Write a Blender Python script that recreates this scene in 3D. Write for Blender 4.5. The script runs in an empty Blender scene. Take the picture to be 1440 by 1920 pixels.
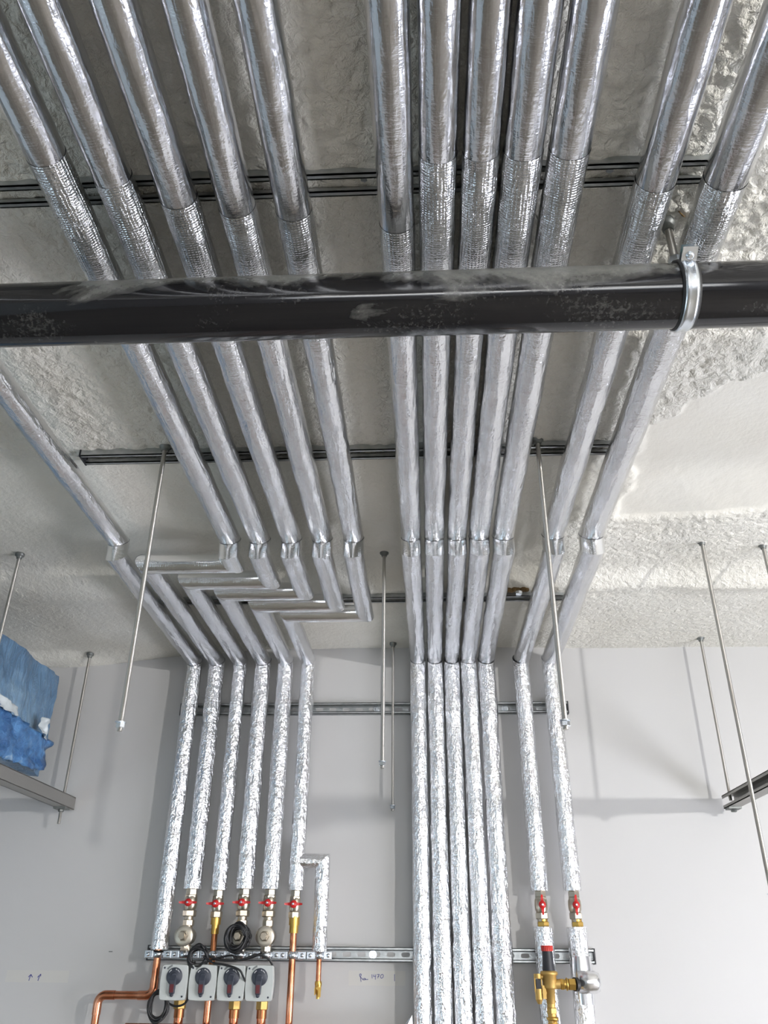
import bpy, math, random
import numpy as np
from mathutils import Vector, Matrix, noise
random.seed(7)
scn = bpy.context.scene
COL = scn.collection
R = math.radians
H0 = 1.55                       # eye height: world z = local z + H0 (objects are built around the eye level)

# ------------------------------------------------------------------ camera
cam = bpy.data.cameras.new('camera'); camo = bpy.data.objects.new('camera', cam); COL.objects.link(camo)
t, yw, rl = 0.49956, -0.05362, 0.008769
F = Vector((math.sin(yw)*math.cos(t), math.cos(yw)*math.cos(t), math.sin(t)))
Rt = Vector((math.cos(yw), -math.sin(yw), 0)); U = Rt.cross(F)
Rr = Rt*math.cos(rl) + U*math.sin(rl); Ur = -Rt*math.sin(rl) + U*math.cos(rl)
camo.matrix_world = Matrix(((Rr.x, Ur.x, -F.x, 0), (Rr.y, Ur.y, -F.y, 0), (Rr.z, Ur.z, -F.z, H0), (0, 0, 0, 1)))
cam.sensor_fit = 'VERTICAL'; cam.sensor_height = 36; cam.lens = 1533.3/1920*36
cam.clip_start = .02
scn.camera = camo

# ------------------------------------------------------------------ world, exposure, lamp strengths
world = bpy.data.worlds.new('world'); scn.world = world; world.use_nodes = True
world.node_tree.nodes['Background'].inputs[0].default_value = (.8, .85, .9, 1)
world.node_tree.nodes['Background'].inputs[1].default_value = .3
scn.view_settings.view_transform = 'Standard'; scn.view_settings.look = 'None'
scn.view_settings.gamma = 1; scn.view_settings.use_curve_mapping = False
scn.view_settings.exposure = -0.24
scn.cycles.use_denoising = True
WORK_LAMP = 10500.0
TUBES = 48.0
WINDOW = 10.0
WINDOW_SIDE = 23.0
WINDOW_LEFT = 3.5

# ------------------------------------------------------------------ materials
def mat(name, col=(.8, .8, .8), rough=.5, metal=0., **kw):
    m = bpy.data.materials.new(name); m.use_nodes = True
    b = m.node_tree.nodes['Principled BSDF']
    b.inputs['Base Color'].default_value = (*col, 1); b.inputs['Roughness'].default_value = rough
    b.inputs['Metallic'].default_value = metal
    for k, v in kw.items(): b.inputs[k.replace('_', ' ')].default_value = v
    return m
class G:
    def __init__(s, m): s.t = m.node_tree; s.b = s.t.nodes['Principled BSDF']
    def n(s, typ, **kw):
        x = s.t.nodes.new(typ)
        for k, v in kw.items():
            if k in x.inputs: x.inputs[k].default_value = v
            else: setattr(x, k, v)
        return x
    def l(s, a, b): s.t.links.new(a, b)
    def math(s, op, a, b=None, c=None):
        x = s.n('ShaderNodeMath', operation=op)
        for i, v in enumerate((a, b, c)):
            if v is None: continue
            if isinstance(v, (int, float)): x.inputs[i].default_value = v
            else: s.l(v, x.inputs[i])
        return x.outputs[0]
    def coord(s, which='Object', scale=(1, 1, 1)):
        c = s.n('ShaderNodeTexCoord'); m = s.n('ShaderNodeMapping'); m.inputs['Scale'].default_value = scale
        s.l(c.outputs[which], m.inputs[0]); return m.outputs[0]
    def noise(s, co, scale, detail=3., rough=.5, dist=0.):
        x = s.n('ShaderNodeTexNoise'); x.inputs['Scale'].default_value = scale; x.inputs['Detail'].default_value = detail
        x.inputs['Roughness'].default_value = rough; x.inputs['Distortion'].default_value = dist
        s.l(co, x.inputs['Vector']); return x.outputs['Fac']
    def ramp(s, fac, stops):
        x = s.n('ShaderNodeValToRGB'); e = x.color_ramp.elements
        while len(e) < len(stops): e.new(.5)
        for el, (p, c) in zip(e, stops):
            el.position = p; el.color = (*c, 1) if len(c) == 3 else c
        s.l(fac, x.inputs[0]); return x.outputs[0]
    def bump(s, h, strength, dist, prev=None):
        x = s.n('ShaderNodeBump'); x.inputs['Strength'].default_value = strength; x.inputs['Distance'].default_value = dist
        s.l(h, x.inputs['Height'])
        if prev is not None: s.l(prev, x.inputs['Normal'])
        s.l(x.outputs[0], s.b.inputs['Normal']); return x.outputs[0]

def foil_mat(name, rough, crease, grid, tone=(.86, .865, .88), facet=.5, ridge=.1, cross=1.6):
    m = mat(name, tone, rough, 1.0); g = G(m)
    uv = g.coord('UV')
    rnd = g.n('ShaderNodeObjectInfo').outputs['Random']
    off = g.n('ShaderNodeVectorMath', operation='ADD')
    cx = g.n('ShaderNodeCombineXYZ'); g.l(g.math('MULTIPLY', rnd, 37.), cx.inputs[2]); g.l(g.math('MULTIPLY', rnd, 11.), cx.inputs[1])
    g.l(uv, off.inputs[0]); g.l(cx.outputs[0], off.inputs[1]); co = off.outputs[0]
    def nz(sx_, sy_, det, ro=.55, dist=0.):
        mp = g.n('ShaderNodeMapping'); mp.inputs['Scale'].default_value = (sx_, sy_, 1); g.l(co, mp.inputs[0])
        return g.noise(mp.outputs[0], 1., det, ro, dist)
    long = nz(75., 9., 2.)                    # long folds
    mid = nz(75., 42., 3., .6)                # soft dents
    cr = nz(45., 330., 3., .6, .4)            # fine cross crinkles
    fine = nz(420., 300., 3., .6)
    sx = g.n('ShaderNodeSeparateXYZ'); g.l(uv, sx.inputs[0])
    wob = g.math('MULTIPLY', g.math('SUBTRACT', nz(60., 60., 2.), .5), .004)     # woven scrim under the foil
    a = g.math('POWER', g.math('ABSOLUTE', g.math('SINE', g.math('MULTIPLY', g.math('ADD', sx.outputs[0], wob), math.pi/.0052))), 5.)
    b = g.math('POWER', g.math('ABSOLUTE', g.math('SINE', g.math('MULTIPLY', g.math('ADD', sx.outputs[1], wob), math.pi/.0045))), 5.)
    vis = g.ramp(nz(16., 12., 2.), [(.35, (.25,)*3), (.62, (1,)*3)])
    vis2 = g.ramp(nz(14., 9., 2.), [(.38, (.1,)*3), (.62, (1,)*3)])
    grv = g.math('MULTIPLY', g.math('MAXIMUM', a, b), vis)
    n = g.bump(long, crease, .010)
    n = g.bump(mid, crease*facet, .010, n)
    n = g.bump(g.math('MULTIPLY', cr, vis2), min(1, crease*cross), .0040, n)
    if ridge > 0:
        r1 = g.math('ABSOLUTE', g.math('SUBTRACT', nz(60., 34., 2., .6, .5), .5)); r2 = g.math('ABSOLUTE', g.math('SUBTRACT', nz(130., 80., 2., .5, .3), .5))
        n = g.bump(g.math('MULTIPLY_ADD', r2, .4, r1), ridge, .012, n)
    n = g.bump(fine, crease*.3, .0012, n)
    if grid > .02: n = g.bump(grv, grid, .0006, n)
    rr = g.math('MULTIPLY_ADD', g.noise(co, 25., 2.), .18, rough-.07); g.l(rr, g.b.inputs['Roughness'])
    return m

M = {}
M['foil_near'] = foil_mat('foil_near', .15, .16, 0., (.80, .81, .84), .3, .06, .5)
M['foil_scrim'] = foil_mat('foil_scrim', .17, .36, 1., (.72, .73, .74), .5, .12)
M['foil_mid'] = foil_mat('foil_mid', .20, .36, .1, (.80, .805, .82), .5, .2, .9)
M['foil_elbow'] = foil_mat('foil_elbow', .11, .08, .35, (.92, .93, .94), .2, 0., .5)
M['foil_wall'] = foil_mat('foil_wall', .12, .55, .10, (.93, .935, .95), 1.3, .35, .6)
M['foil_joint'] = foil_mat('foil_joint', .2, .3, .7, (.9, .9, .91), .5, .4)

# spray foam ceiling paint
m = M['ceiling'] = mat('ceiling_foam', (.74, .73, .69), .42); g = G(m)
co = g.coord()
blot = g.ramp(g.noise(co, 3.2, 4.), [(.3, (.68, .655, .58)), (.7, (.77, .755, .69))]); g.l(blot, g.b.inputs['Base Color'])
at_ = g.n('ShaderNodeAttribute', attribute_name='coarseness')
n = g.bump(g.math('MULTIPLY', g.noise(co, 75., 4., .55, .4), at_.outputs['Fac']), .85, .016)
n = g.bump(g.noise(co, 130., 3.), .25, .004, n)
# painted wall
m = M['wall'] = mat('wall_paint', (.56, .545, .54), .6); g = G(m)
co = g.coord()
g.l(g.ramp(g.noise(co, 1.2, 3.), [(.3, (.48, .475, .465)), (.7, (.51, .505, .495))]), g.b.inputs['Base Color'])
g.bump(g.noise(co, 420., 2.), .08, .001)
M['side_wall'] = mat('side_wall_paint', (.40, .40, .42), .7)
M['left_wall'] = mat('left_wall_paint', (.33, .39, .42), .7)
m = M['floor'] = mat('floor_concrete', (.16, .14, .115), .6); g = G(m)
g.l(g.ramp(g.noise(g.coord(), 2., 5.), [(.3, (.10, .085, .065)), (.7, (.22, .20, .165))]), g.b.inputs['Base Color'])
# galvanised steel
m = M['galv'] = mat('galvanised', (.42, .44, .44), .36, .88); g = G(m)
v = g.n('ShaderNodeTexVoronoi'); v.inputs['Scale'].default_value = 60.; g.l(g.coord(), v.inputs['Vector'])
g.l(g.ramp(v.outputs['Distance'], [(0, (.36, .38, .38)), (1, (.52, .54, .54))]), g.b.inputs['Base Color'])
M['galv_dark'] = mat('galvanised_dull', (.20, .21, .20), .5, .7)
M['strut'] = mat('strut_steel', (.33, .32, .30), .45, .7)
m = M['rod'] = mat('threaded_steel', (.48, .46, .42), .34, 1.); g = G(m)
g.bump(g.math('SINE', g.math('MULTIPLY', (lambda s: (g.l(g.coord(), s.inputs[0]), s.outputs[2])[1])(g.n('ShaderNodeSeparateXYZ')), 2*math.pi/.0015)), .5, .0004)
M['zinc'] = mat('zinc_bright', (.72, .76, .8), .25, 1.)
M['zinc_green'] = mat('zinc_green', (.05, .35, .28), .3, .8)
m = M['black'] = mat('black_plastic_pipe', (.008, .008, .009), .2); g = G(m)
co = g.coord()
geo = g.n('ShaderNodeNewGeometry'); sn = g.n('ShaderNodeSeparateXYZ'); g.l(geo.outputs['Normal'], sn.inputs[0])
mpx = g.coord('Object', (.45, 1, 1))
big = g.noise(mpx, 9., 6., .62, .5)
up = g.math('MULTIPLY_ADD', sn.outputs[2], .20, .06)
d1 = g.ramp(g.math('ADD', big, up), [(.54, (0, 0, 0)), (.68, (1, 1, 1))])
fine = g.noise(co, 160., 4., .7)
sc = g.ramp(g.math('MULTIPLY', g.noise(mpx, 13., 3.), fine), [(.33, (0, 0, 0)), (.42, (1, 1, 1))])
d2 = g.math('MULTIPLY', g.math('ADD', d1, g.math('MULTIPLY', sc, .2)), g.math('MULTIPLY_ADD', fine, .7, .1))
mix = g.n('ShaderNodeMix', data_type='RGBA'); g.l(d2, mix.inputs[0])
mix.inputs[6].default_value = (.008, .008, .009, 1); mix.inputs[7].default_value = (.32, .32, .29, 1)
g.l(mix.outputs[2], g.b.inputs['Base Color'])
g.l(g.math('MULTIPLY_ADD', d2, .7, .10), g.b.inputs['Roughness'])
g.bump(g.noise(g.coord('Object', (.1, 1, 1)), 60., 2.), .05, .003)
M['rubber'] = mat('black_rubber', (.012, .012, .012), .5)
m = M['copper'] = mat('copper', (.72, .30, .17), .24, 1.); g = G(m)
g.l(g.ramp(g.noise(g.coord(), 18., 4.), [(.35, (.55, .19, .09)), (.65, (.83, .40, .25))]), g.b.inputs['Base Color'])
m = M['copper_old'] = mat('copper_tarnished', (.4, .16, .07), .33, 1.)
M['brass'] = mat('brass', (.60, .38, .10), .33, 1.)
m = M['brass_cast'] = mat('cast_brass', (.50, .33, .11), .5, .85); g = G(m)
g.bump(g.noise(g.coord(), 900., 2.), .25, .001)
M['nickel'] = mat('nickel_plated_brass', (.52, .46, .37), .3, 1.)
M['nickel_disc'] = mat('nickel_flange', (.60, .55, .46), .42, .8)
M['red'] = mat('red_paint', (.50, .015, .015), .3)
M['red_cap'] = mat('red_plastic', (.48, .03, .02), .45)
M['cap_black'] = mat('cap_black_plastic', (.015, .016, .02), .5)
M['box_grey'] = mat('actuator_grey', (.50, .52, .50), .42)
M['box_back'] = mat('actuator_back_grey', (.16, .17, .17), .5)
M['knob'] = mat('knob_plastic', (.035, .04, .055), .4)
M['knob_red'] = mat('lever_red', (.10, .012, .015), .45)
M['print'] = mat('white_print', (.5, .5, .5), .6)
M['cable'] = mat('cable_black', (.010, .010, .011), .45)
M['foam_cut'] = mat('foam_cut', (.10, .10, .10), .9)
M['ink'] = mat('blue_ink', (.04, .05, .22), .6)
M['paper_tape'] = mat('masking_tape', (.53, .52, .49), .7)
M['dirt'] = mat('rust_dirt', (.16, .10, .04), .9)
m = M['bag'] = mat('blue_plastic_film', (.12, .24, .40), .28); g = G(m)
co = g.coord()
g.l(g.ramp(g.noise(co, 5., 5., .6, .8), [(.30, (.05, .10, .17)), (.48, (.10, .185, .29)), (.62, (.17, .27, .37)), (.78, (.28, .36, .43))]), g.b.inputs['Base Color'])
g.b.inputs['Specular IOR Level'].default_value = .5
g.bump(g.noise(g.coord('Object', (1, 1, .5)), 26., 4., .55, 1.5), .6, .02)
m = M['bag_bright'] = mat('blue_film_single', (.07, .22, .50), .28); g = G(m)
g.l(g.ramp(g.noise(g.coord(), 16., 4., .6, 1.), [(.35, (.03, .09, .22)), (.6, (.08, .21, .42)), (.70, (.25, .37, .5))]), g.b.inputs['Base Color'])
g.bump(g.noise(g.coord(), 40., 3., .5, 1.), .6, .01)
M['bag_white'] = mat('white_film', (.45, .49, .50), .3)
def emit(name, col, s):
    m = bpy.data.materials.new(name); m.use_nodes = True; nt = m.node_tree; nt.nodes.clear()
    e = nt.nodes.new('ShaderNodeEmission'); o = nt.nodes.new('ShaderNodeOutputMaterial')
    e.inputs[0].default_value = (*col, 1); e.inputs[1].default_value = s; nt.links.new(e.outputs[0], o.inputs[0]); return m
M['e_work'] = emit('work_lamp_bulb', (1, .985, .97), WORK_LAMP)
M['e_tube'] = emit('lamp_tube', (1, .98, .95), TUBES)
M['e_win'] = emit('daylight_pane', (.90, .94, 1), WINDOW)
M['e_side'] = emit('side_daylight_pane', (.88, .90, 1), WINDOW_SIDE)
M['e_left'] = emit('left_daylight_pane', (.72, .88, 1), WINDOW_LEFT)
M['white_metal'] = mat('white_enamel', (.7, .7, .7), .4)

# ------------------------------------------------------------------ mesh builder
class MB:
    def __init__(s): s.v = []; s.f = []; s.sm = []; s.uv = None
    def add(s, v, f, smooth=True):
        o = len(s.v); s.v += [tuple(p) for p in v]; s.f += [tuple(i+o for i in q) for q in f]; s.sm += [smooth]*len(f)
    def box(s, c, d):
        x, y, z = [q/2 for q in d]
        v = [(c[0]+a*x, c[1]+b*y, c[2]+e*z) for a in (-1, 1) for b in (-1, 1) for e in (-1, 1)]
        s.add(v, [(0, 1, 3, 2), (4, 6, 7, 5), (0, 4, 5, 1), (2, 3, 7, 6), (0, 2, 6, 4), (1, 5, 7, 3)], False); return s
    def frame(s, ax):
        ax = Vector(ax).normalized(); a = Vector((0, 0, 1)) if abs(ax.z) < .9 else Vector((1, 0, 0))
        u = ax.cross(a).normalized(); return ax, u, ax.cross(u)
    def lathe(s, o, axis, prof, n=24, smooth=True, rot=0.):
        o = Vector(o); ax, u, w = s.frame(axis); v = []; f = []
        for h, r in prof:
            for k in range(n):
                a = 2*math.pi*k/n+rot; v.append(o+ax*h+(u*math.cos(a)+w*math.sin(a))*r)
        for i in range(len(prof)-1):
            for k in range(n):
                k2 = (k+1) % n; f.append((i*n+k, i*n+k2, (i+1)*n+k2, (i+1)*n+k))
        s.add(v, f, smooth)
        if prof[0][1] > 1e-5: s.add(v[:n], [tuple(range(n))[::-1]], False)
        if prof[-1][1] > 1e-5: s.add(v[-n:], [tuple(range(n))], False)
        return s
    def cyl(s, p0, p1, r, r1=None, n=20, smooth=True, rot=0.):
        p0 = Vector(p0); p1 = Vector(p1); L = (p1-p0).length
        return s.lathe(p0, p1-p0, [(0, r), (L, r if r1 is None else r1)], n, smooth, rot)
    def hex(s, p0, p1, r, rot=0.):
        p0 = Vector(p0); p1 = Vector(p1); L = (p1-p0).length; c = min(r*.12, L*.3)
        return s.lathe(p0, p1-p0, [(0, r*.9), (c, r), (L-c, r), (L, r*.9)], 6, False, rot)
    def torus(s, c, axis, R_, r, n=40, m=10, sx=1., sy=1.):
        c = Vector(c); ax, u, w = s.frame(axis); v = []; f = []
        for i in range(n):
            a = 2*math.pi*i/n; d = u*math.cos(a)*sx+w*math.sin(a)*sy
            for j in range(m):
                b = 2*math.pi*j/m; v.append(c+d*(R_+r*math.cos(b))+ax*r*math.sin(b))
        for i in range(n):
            for j in range(m): f.append((i*m+j, ((i+1) % n)*m+j, ((i+1) % n)*m+(j+1) % m, i*m+(j+1) % m))
        s.add(v, f); return s
    def tube(s, pts, r, n=10, closed=False):
        pts = [Vector(p) for p in pts]; v = []; f = []; m = len(pts)
        u = None
        for i, p in enumerate(pts):
            a = pts[i-1] if i else p; b = pts[i+1] if i < m-1 else p
            d = (b-a).normalized()
            if u is None: u = s.frame(d)[1]
            u = (u-d*u.dot(d)).normalized(); w = d.cross(u)
            k = 1.
            if 0 < i < m-1:
                c = (p-a).normalized().dot(d); k = 1/max(c, .5)
                bend = ((b-p).normalized()-(p-a).normalized())
                bd = bend.normalized() if bend.length > 1e-4 else None
            else: bd = None
            for j in range(n):
                q = 2*math.pi*j/n; e = (u*math.cos(q)+w*math.sin(q))*r
                if bd is not None: e = e+bd*(e.dot(bd))*(k-1)
                v.append(p+e)
        for i in range(m-1):
            for j in range(n): f.append((i*n+j, i*n+(j+1) % n, (i+1)*n+(j+1) % n, (i+1)*n+j))
        s.add(v, f); s.add(v[:n], [tuple(range(n))[::-1]], False); s.add(v[-n:], [tuple(range(n))], False); return s
    def build(s, name, m, parent=None, bevel=0.):
        me = bpy.data.meshes.new(name); off = parent['_o'] if parent is not None and '_o' in parent else (0, 0, 0)
        me.from_pydata([(p[0]-off[0], p[1]-off[1], p[2]-off[2]) for p in s.v], [], s.f)
        me.polygons.foreach_set('use_smooth', s.sm)
        if s.uv is not None:
            l = me.uv_layers.new(name='UVMap'); flat = [c for q in s.uv for c in q]; l.data.foreach_set('uv', flat)
        me.materials.append(m); me.update()
        o = bpy.data.objects.new(name, me); COL.objects.link(o)
        if parent is not None: o.parent = parent
        else: o.location = (0, 0, H0)
        if bevel:
            b = o.modifiers.new('bevel', 'BEVEL'); b.width = bevel; b.segments = 3; b.limit_method = 'ANGLE'
        return o

def tag(o, label, cat, group=None):
    o['label'] = label; o['category'] = cat
    if group: o['group'] = group
    return o
def thing(name, loc, label, cat, group=None):
    o = bpy.data.objects.new(name, None); COL.objects.link(o); o.empty_display_size = .05
    o.location = (loc[0], loc[1], loc[2]+H0); o['_o'] = tuple(loc)
    return tag(o, label, cat, group)
def struct(o): o['kind'] = 'structure'; return o
def sub(mb, name, m, part, root, bevel=0.):        # a sub-part: child of a part, same origin as the root thing
    o = mb.build(name, m, root, bevel); o.parent = part; return o

# ------------------------------------------------------------------ the room
CEIL, CEIL_FAR, YW = 1.05, 1.01, 2.9
def smooth01(a, b, x):
    q = np.clip((x-a)/(b-a), 0, 1); return q*q*(3-2*q)
_rs = np.random.RandomState(3); _T = _rs.rand(256, 256)
def vnoise(x, y):
    xi = np.floor(x).astype(int); yi = np.floor(y).astype(int); fx = x-xi; fy = y-yi
    fx = fx*fx*(3-2*fx); fy = fy*fy*(3-2*fy)
    a = _T[xi % 256, yi % 256]; b = _T[(xi+1) % 256, yi % 256]; c = _T[xi % 256, (yi+1) % 256]; d = _T[(xi+1) % 256, (yi+1) % 256]
    return (a*(1-fx)+b*fx)*(1-fy)+(c*(1-fx)+d*fx)*fy
def base_ceiling(x, y):
    step = smooth01(2.24, 2.36, y + .05*(x < -.5) + .03*(vnoise(x*3+9, y*0+2)-.5))
    z = CEIL-(CEIL-CEIL_FAR)*step
    z = z - .028*smooth01(-.5, -1.1, x)*smooth01(1.9, 2.5, y)
    z = z - .035*smooth01(2.80, 2.9, y)*smooth01(-.9, -1.3, x)
    return z
def ceiling_z(x, y):
    return float(base_ceiling(np.array([x]), np.array([y]))[0])
xs = np.concatenate([np.arange(-2.6, -1.6, .05), np.arange(-1.6, 1.45, .0062), np.arange(1.45, 2.61, .05)])
ys = np.concatenate([np.arange(-4.2, .3, .08), np.arange(.3, 2.955, .0062)])
X, Y = np.meshgrid(xs, ys, indexing='ij')
Z = base_ceiling(X, Y)
smooth_patch = smooth01(0, .02, X-(.50+.9*np.maximum(0, 1.53-Y)+.05*(vnoise(X*16, Y*16)-.5)))*smooth01(1.24, 1.28, Y)*(1-smooth01(0, .03, Y-(1.950-.12*np.maximum(0, X-.6)+.03*(vnoise(X*9, Y*0)-.5))))
rough_right = smooth01(.33, .42, X+.04*(vnoise(X*20, Y*20)-.5))*(1-smooth_patch)
far = smooth01(1.60, 1.66, Y)
amp_lump = .010*(1-.85*far)*(1-.9*smooth_patch)
amp_pop = .0085*rough_right*(1-.45*smooth01(2.0, 2.3, Y))*(1-.5*smooth01(1.6, 1.8, Y)*(X < .5)) + .0018*(1-far)*(1-smooth_patch)
n1 = vnoise(X*66+.7*vnoise(X*30, Y*30), Y*54)*.7+vnoise(X*105, Y*95)*.3
n2 = 1-np.abs(2*vnoise(X*72, Y*72)-1); n2 = n2*.65+.35*(1-np.abs(2*vnoise(X*110+5, Y*110)-1))
wav = (vnoise(X*5, Y*5)-.5)*.010+(vnoise(X*12+3, Y*12)-.5)*.005
Z = Z - amp_lump*n1 - amp_pop*n2 - wav*.8 - .001*(1-smooth_patch)*smooth01(.4, .5, X) - .0012*vnoise(X*90, Y*60)*far
# foam swelling over the beam (a low rounded ridge on both sides)
Z = Z - .012*np.exp(-((Y-2.335-.02*(vnoise(X*6, Y*0)-.5))/.03)**2)*(.4+.6*smooth01(.35, .6, X))
nx, ny = X.shape
me = bpy.data.meshes.new('ceiling')
me.vertices.add(nx*ny); me.vertices.foreach_set('co', np.stack([X, Y, Z], -1).astype(np.float32).ravel())
ii, jj = np.meshgrid(np.arange(nx-1), np.arange(ny-1), indexing='ij')
q = np.stack([ii*ny+jj, ii*ny+jj+1, (ii+1)*ny+jj+1, (ii+1)*ny+jj], -1).reshape(-1)
nf = (nx-1)*(ny-1)
me.loops.add(nf*4); me.loops.foreach_set('vertex_index', q.astype(np.int32))
me.polygons.add(nf); me.polygons.foreach_set('loop_start', (np.arange(nf)*4).astype(np.int32)); me.polygons.foreach_set('loop_total', np.full(nf, 4, np.int32))
me.polygons.foreach_set('use_smooth', np.ones(nf, bool)); me.update(calc_edges=True); me.validate()
me.materials.append(M['ceiling'])
coarse = (1-.75*far)*(1-.88*smooth_patch)+.35*rough_right*far*smooth01(1.93, 1.97, Y)
at = me.attributes.new('coarseness', 'FLOAT', 'POINT'); at.data.foreach_set('value', coarse.astype(np.float32).ravel())
ceil_o = bpy.data.objects.new('ceiling', me); COL.objects.link(ceil_o); ceil_o.location = (0, 0, H0); struct(ceil_o)
struct(MB().box((0, -.65, -H0-.05), (5.4, 7.3, .1)).build('floor', M['floor']))
struct(MB().box((0, YW+.05, -.2), (5.4, .1, 2.9)).build('wall_back', M['wall']))
struct(MB().box((-2.55, -.65, -.2), (.1, 7.3, 2.9)).build('wall_left', M['left_wall']))
struct(MB().box((2.55, -.65, -.2), (.1, 7.3, 2.9)).build('wall_right', M['side_wall']))
struct(MB().box((0, -4.25, -.2), (5.4, .1, 2.9)).build('wall_front', M['side_wall']))
# windows behind the photographer and in the right wall
def window(n, c, d, e, frame_t=.05):
    ax = 0 if d[0] < .1 else 1
    w = MB(); lx = d[1-ax] if ax == 0 else d[0]
    for s_ in (-1, 1):
        if ax == 1:
            w.box((c[0]+s_*d[0]/2, c[1], c[2]), (frame_t, .06, d[2]+frame_t)); w.box((c[0], c[1], c[2]+s_*d[2]/2), (d[0]+frame_t, .06, frame_t))
        else:
            w.box((c[0], c[1]+s_*d[1]/2, c[2]), (.06, frame_t, d[2]+frame_t)); w.box((c[0], c[1], c[2]+s_*d[2]/2), (.06, d[1]+frame_t, frame_t))
    f = struct(w.build('window_%d' % n, M['white_metal']))
    p = MB().box(c, d).build('pane', e); p.parent = f; p.location = (0, 0, 0)
window(1, (-.1, -4.19, .02), (1.9, .02, .5), M['e_win'])
window(2, (1.75, -4.19, .15), (1.1, .02, .9), M['e_win'])
window(3, (2.49, 1.1, -.75), (.02, 1.9, .9), M['e_side'])
window(4, (-2.49, .6, -.7), (.02, 1.8, .9), M['e_left'])

# ------------------------------------------------------------------ the lamps of the room (outside the frame)
lamp = thing('work_lamp', (2.3, -.35, -H0), 'site work lamp on a stand, right of the frame', 'lamp')
MB().lathe((2.3, -.35, .47), (0, 0, 1), [(-.025, .001), (-.0217, .0125), (-.0125, .0217), (0, .025), (.0125, .0217), (.0217, .0125), (.025, .001)], 20).build('bulb', M['e_work'], lamp)
MB().cyl((2.3, -.35, -H0), (2.3, -.35, .42), .015).cyl((2.3, -.35, .41), (2.3, -.35, .447), .014).build('pole', M['galv_dark'], lamp)
MB().box((2.3, -.35, -H0+.01), (.5, .04, .02)).box((2.3, -.35, -H0+.01), (.04, .5, .02)).build('base', M['galv_dark'], lamp)
def tube_lamp(x, y, L, ax, z, lb):
    tl = thing('tube_lamp', (x, y, z), lb, 'lamp', 'tube lamps behind the photographer')
    d = Vector((1, 0, 0)) if ax == 'x' else Vector((0, 1, 0)); c = Vector((x, y, z))
    MB().cyl(c-d*L/2, c+d*L/2, .018).build('tube', M['e_tube'], tl)
    w = (L+.06, .05, .03) if ax == 'x' else (.05, L+.06, .03); e = (.02, .05, .07) if ax == 'x' else (.05, .02, .07)
    MB().box(c+Vector((0, 0, .05)), w).box(c-d*(L/2+.01)+Vector((0, 0, .015)), e).box(c+d*(L/2+.01)+Vector((0, 0, .015)), e).build('housing', M['white_metal'], tl)
    for q in (-1, 1):
        p = c+d*(q*L/3); MB().cyl(p+Vector((0, 0, .06)), (p.x, p.y, 1.04), .006).build('hanger', M['rod'], tl)
tube_lamp(.45, -1.6, 1.8, 'x', .52, 'white tube lamp hanging crosswise behind the photographer')
tube_lamp(1.3, -3.0, 1.4, 'y', .57, 'white tube lamp hanging far behind the photographer at the right')
tube_lamp(-.6, -3.0, 1.2, 'y', .57, 'white tube lamp hanging far behind the photographer at the left')

# ------------------------------------------------------------------ foil insulation sleeves
_seed = [0]
def sleeve(name, p0, p1, r, m, root, m0=None, m1=None, bulges=(), amp=1., end0=False, end1=False, step=.011, n=36):
    """one straight run of foil-faced insulation; m0/m1 = direction of the neighbouring run for a mitred joint"""
    _seed[0] += 1; sd = _seed[0]*3.17
    p0 = Vector(p0); p1 = Vector(p1); L = (p1-p0).length; d = (p1-p0)/L
    a = Vector((0, 0, 1)) if abs(d.z) < .9 else Vector((0, 1, 0))
    u = d.cross(a).normalized(); w = d.cross(u)
    N = max(2, int(L/step)); mb = MB(); verts = []; uvv = []
    nm0 = (d+Vector(m0).normalized()).normalized() if m0 is not None else None
    nm1 = (d+Vector(m1).normalized()).normalized() if m1 is not None else None
    for i in range(N+1):
        s = L*i/N; fade = min(1, min(s, L-s)/.02+.15)
        for k in range(n):
            q = 2*math.pi*k/n; cx, cy = math.cos(q), math.sin(q)
            dr = amp*fade*(.0011*noise.noise((cx*1.6+sd, cy*1.6, s*7)) + .0007*noise.noise((cx*2.6, cy*2.6+sd, s*30)) + .0006*noise.noise((cx*6, cy*6+sd, s*90)))
            for (b0, bw, bh) in bulges: dr += bh*max(0, 1-((s-b0)/bw)**4)
            e = (u*cx+w*cy)*(r+dr)
            P = p0+d*s+e
            # slide end rings onto the mitre planes
            lo = -(e.dot(nm0))/d.dot(nm0) if nm0 is not None else 0
            hi = -(e.dot(nm1))/d.dot(nm1) if nm1 is not None else 0
            P = p0+e+d*(lo+(L+hi-lo)*s/L)
            verts.append(P); uvv.append((q*r, lo+(L+hi-lo)*s/L))
    faces = []; uv = []
    for i in range(N):
        for k in range(n):
            k2 = (k+1) % n; faces.append((i*n+k, i*n+k2, (i+1)*n+k2, (i+1)*n+k))
            for (ii_, kk, wr) in ((i, k, 0), (i, k2, 1 if k2 == 0 else 0), (i+1, k2, 1 if k2 == 0 else 0), (i+1, k, 0)):
                c = uvv[ii_*n+kk]; uv.append((c[0]+wr*2*math.pi*r, c[1]))
    mb.add(verts, faces, True)
    for flag, base in ((end0, 0), (end1, N*n)):
        if flag:
            mb.add(verts[base:base+n], [tuple(range(n))], False); uv += [(0, 0)]*n
    mb.uv = uv
    return mb.build(name, m, root)

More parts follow.
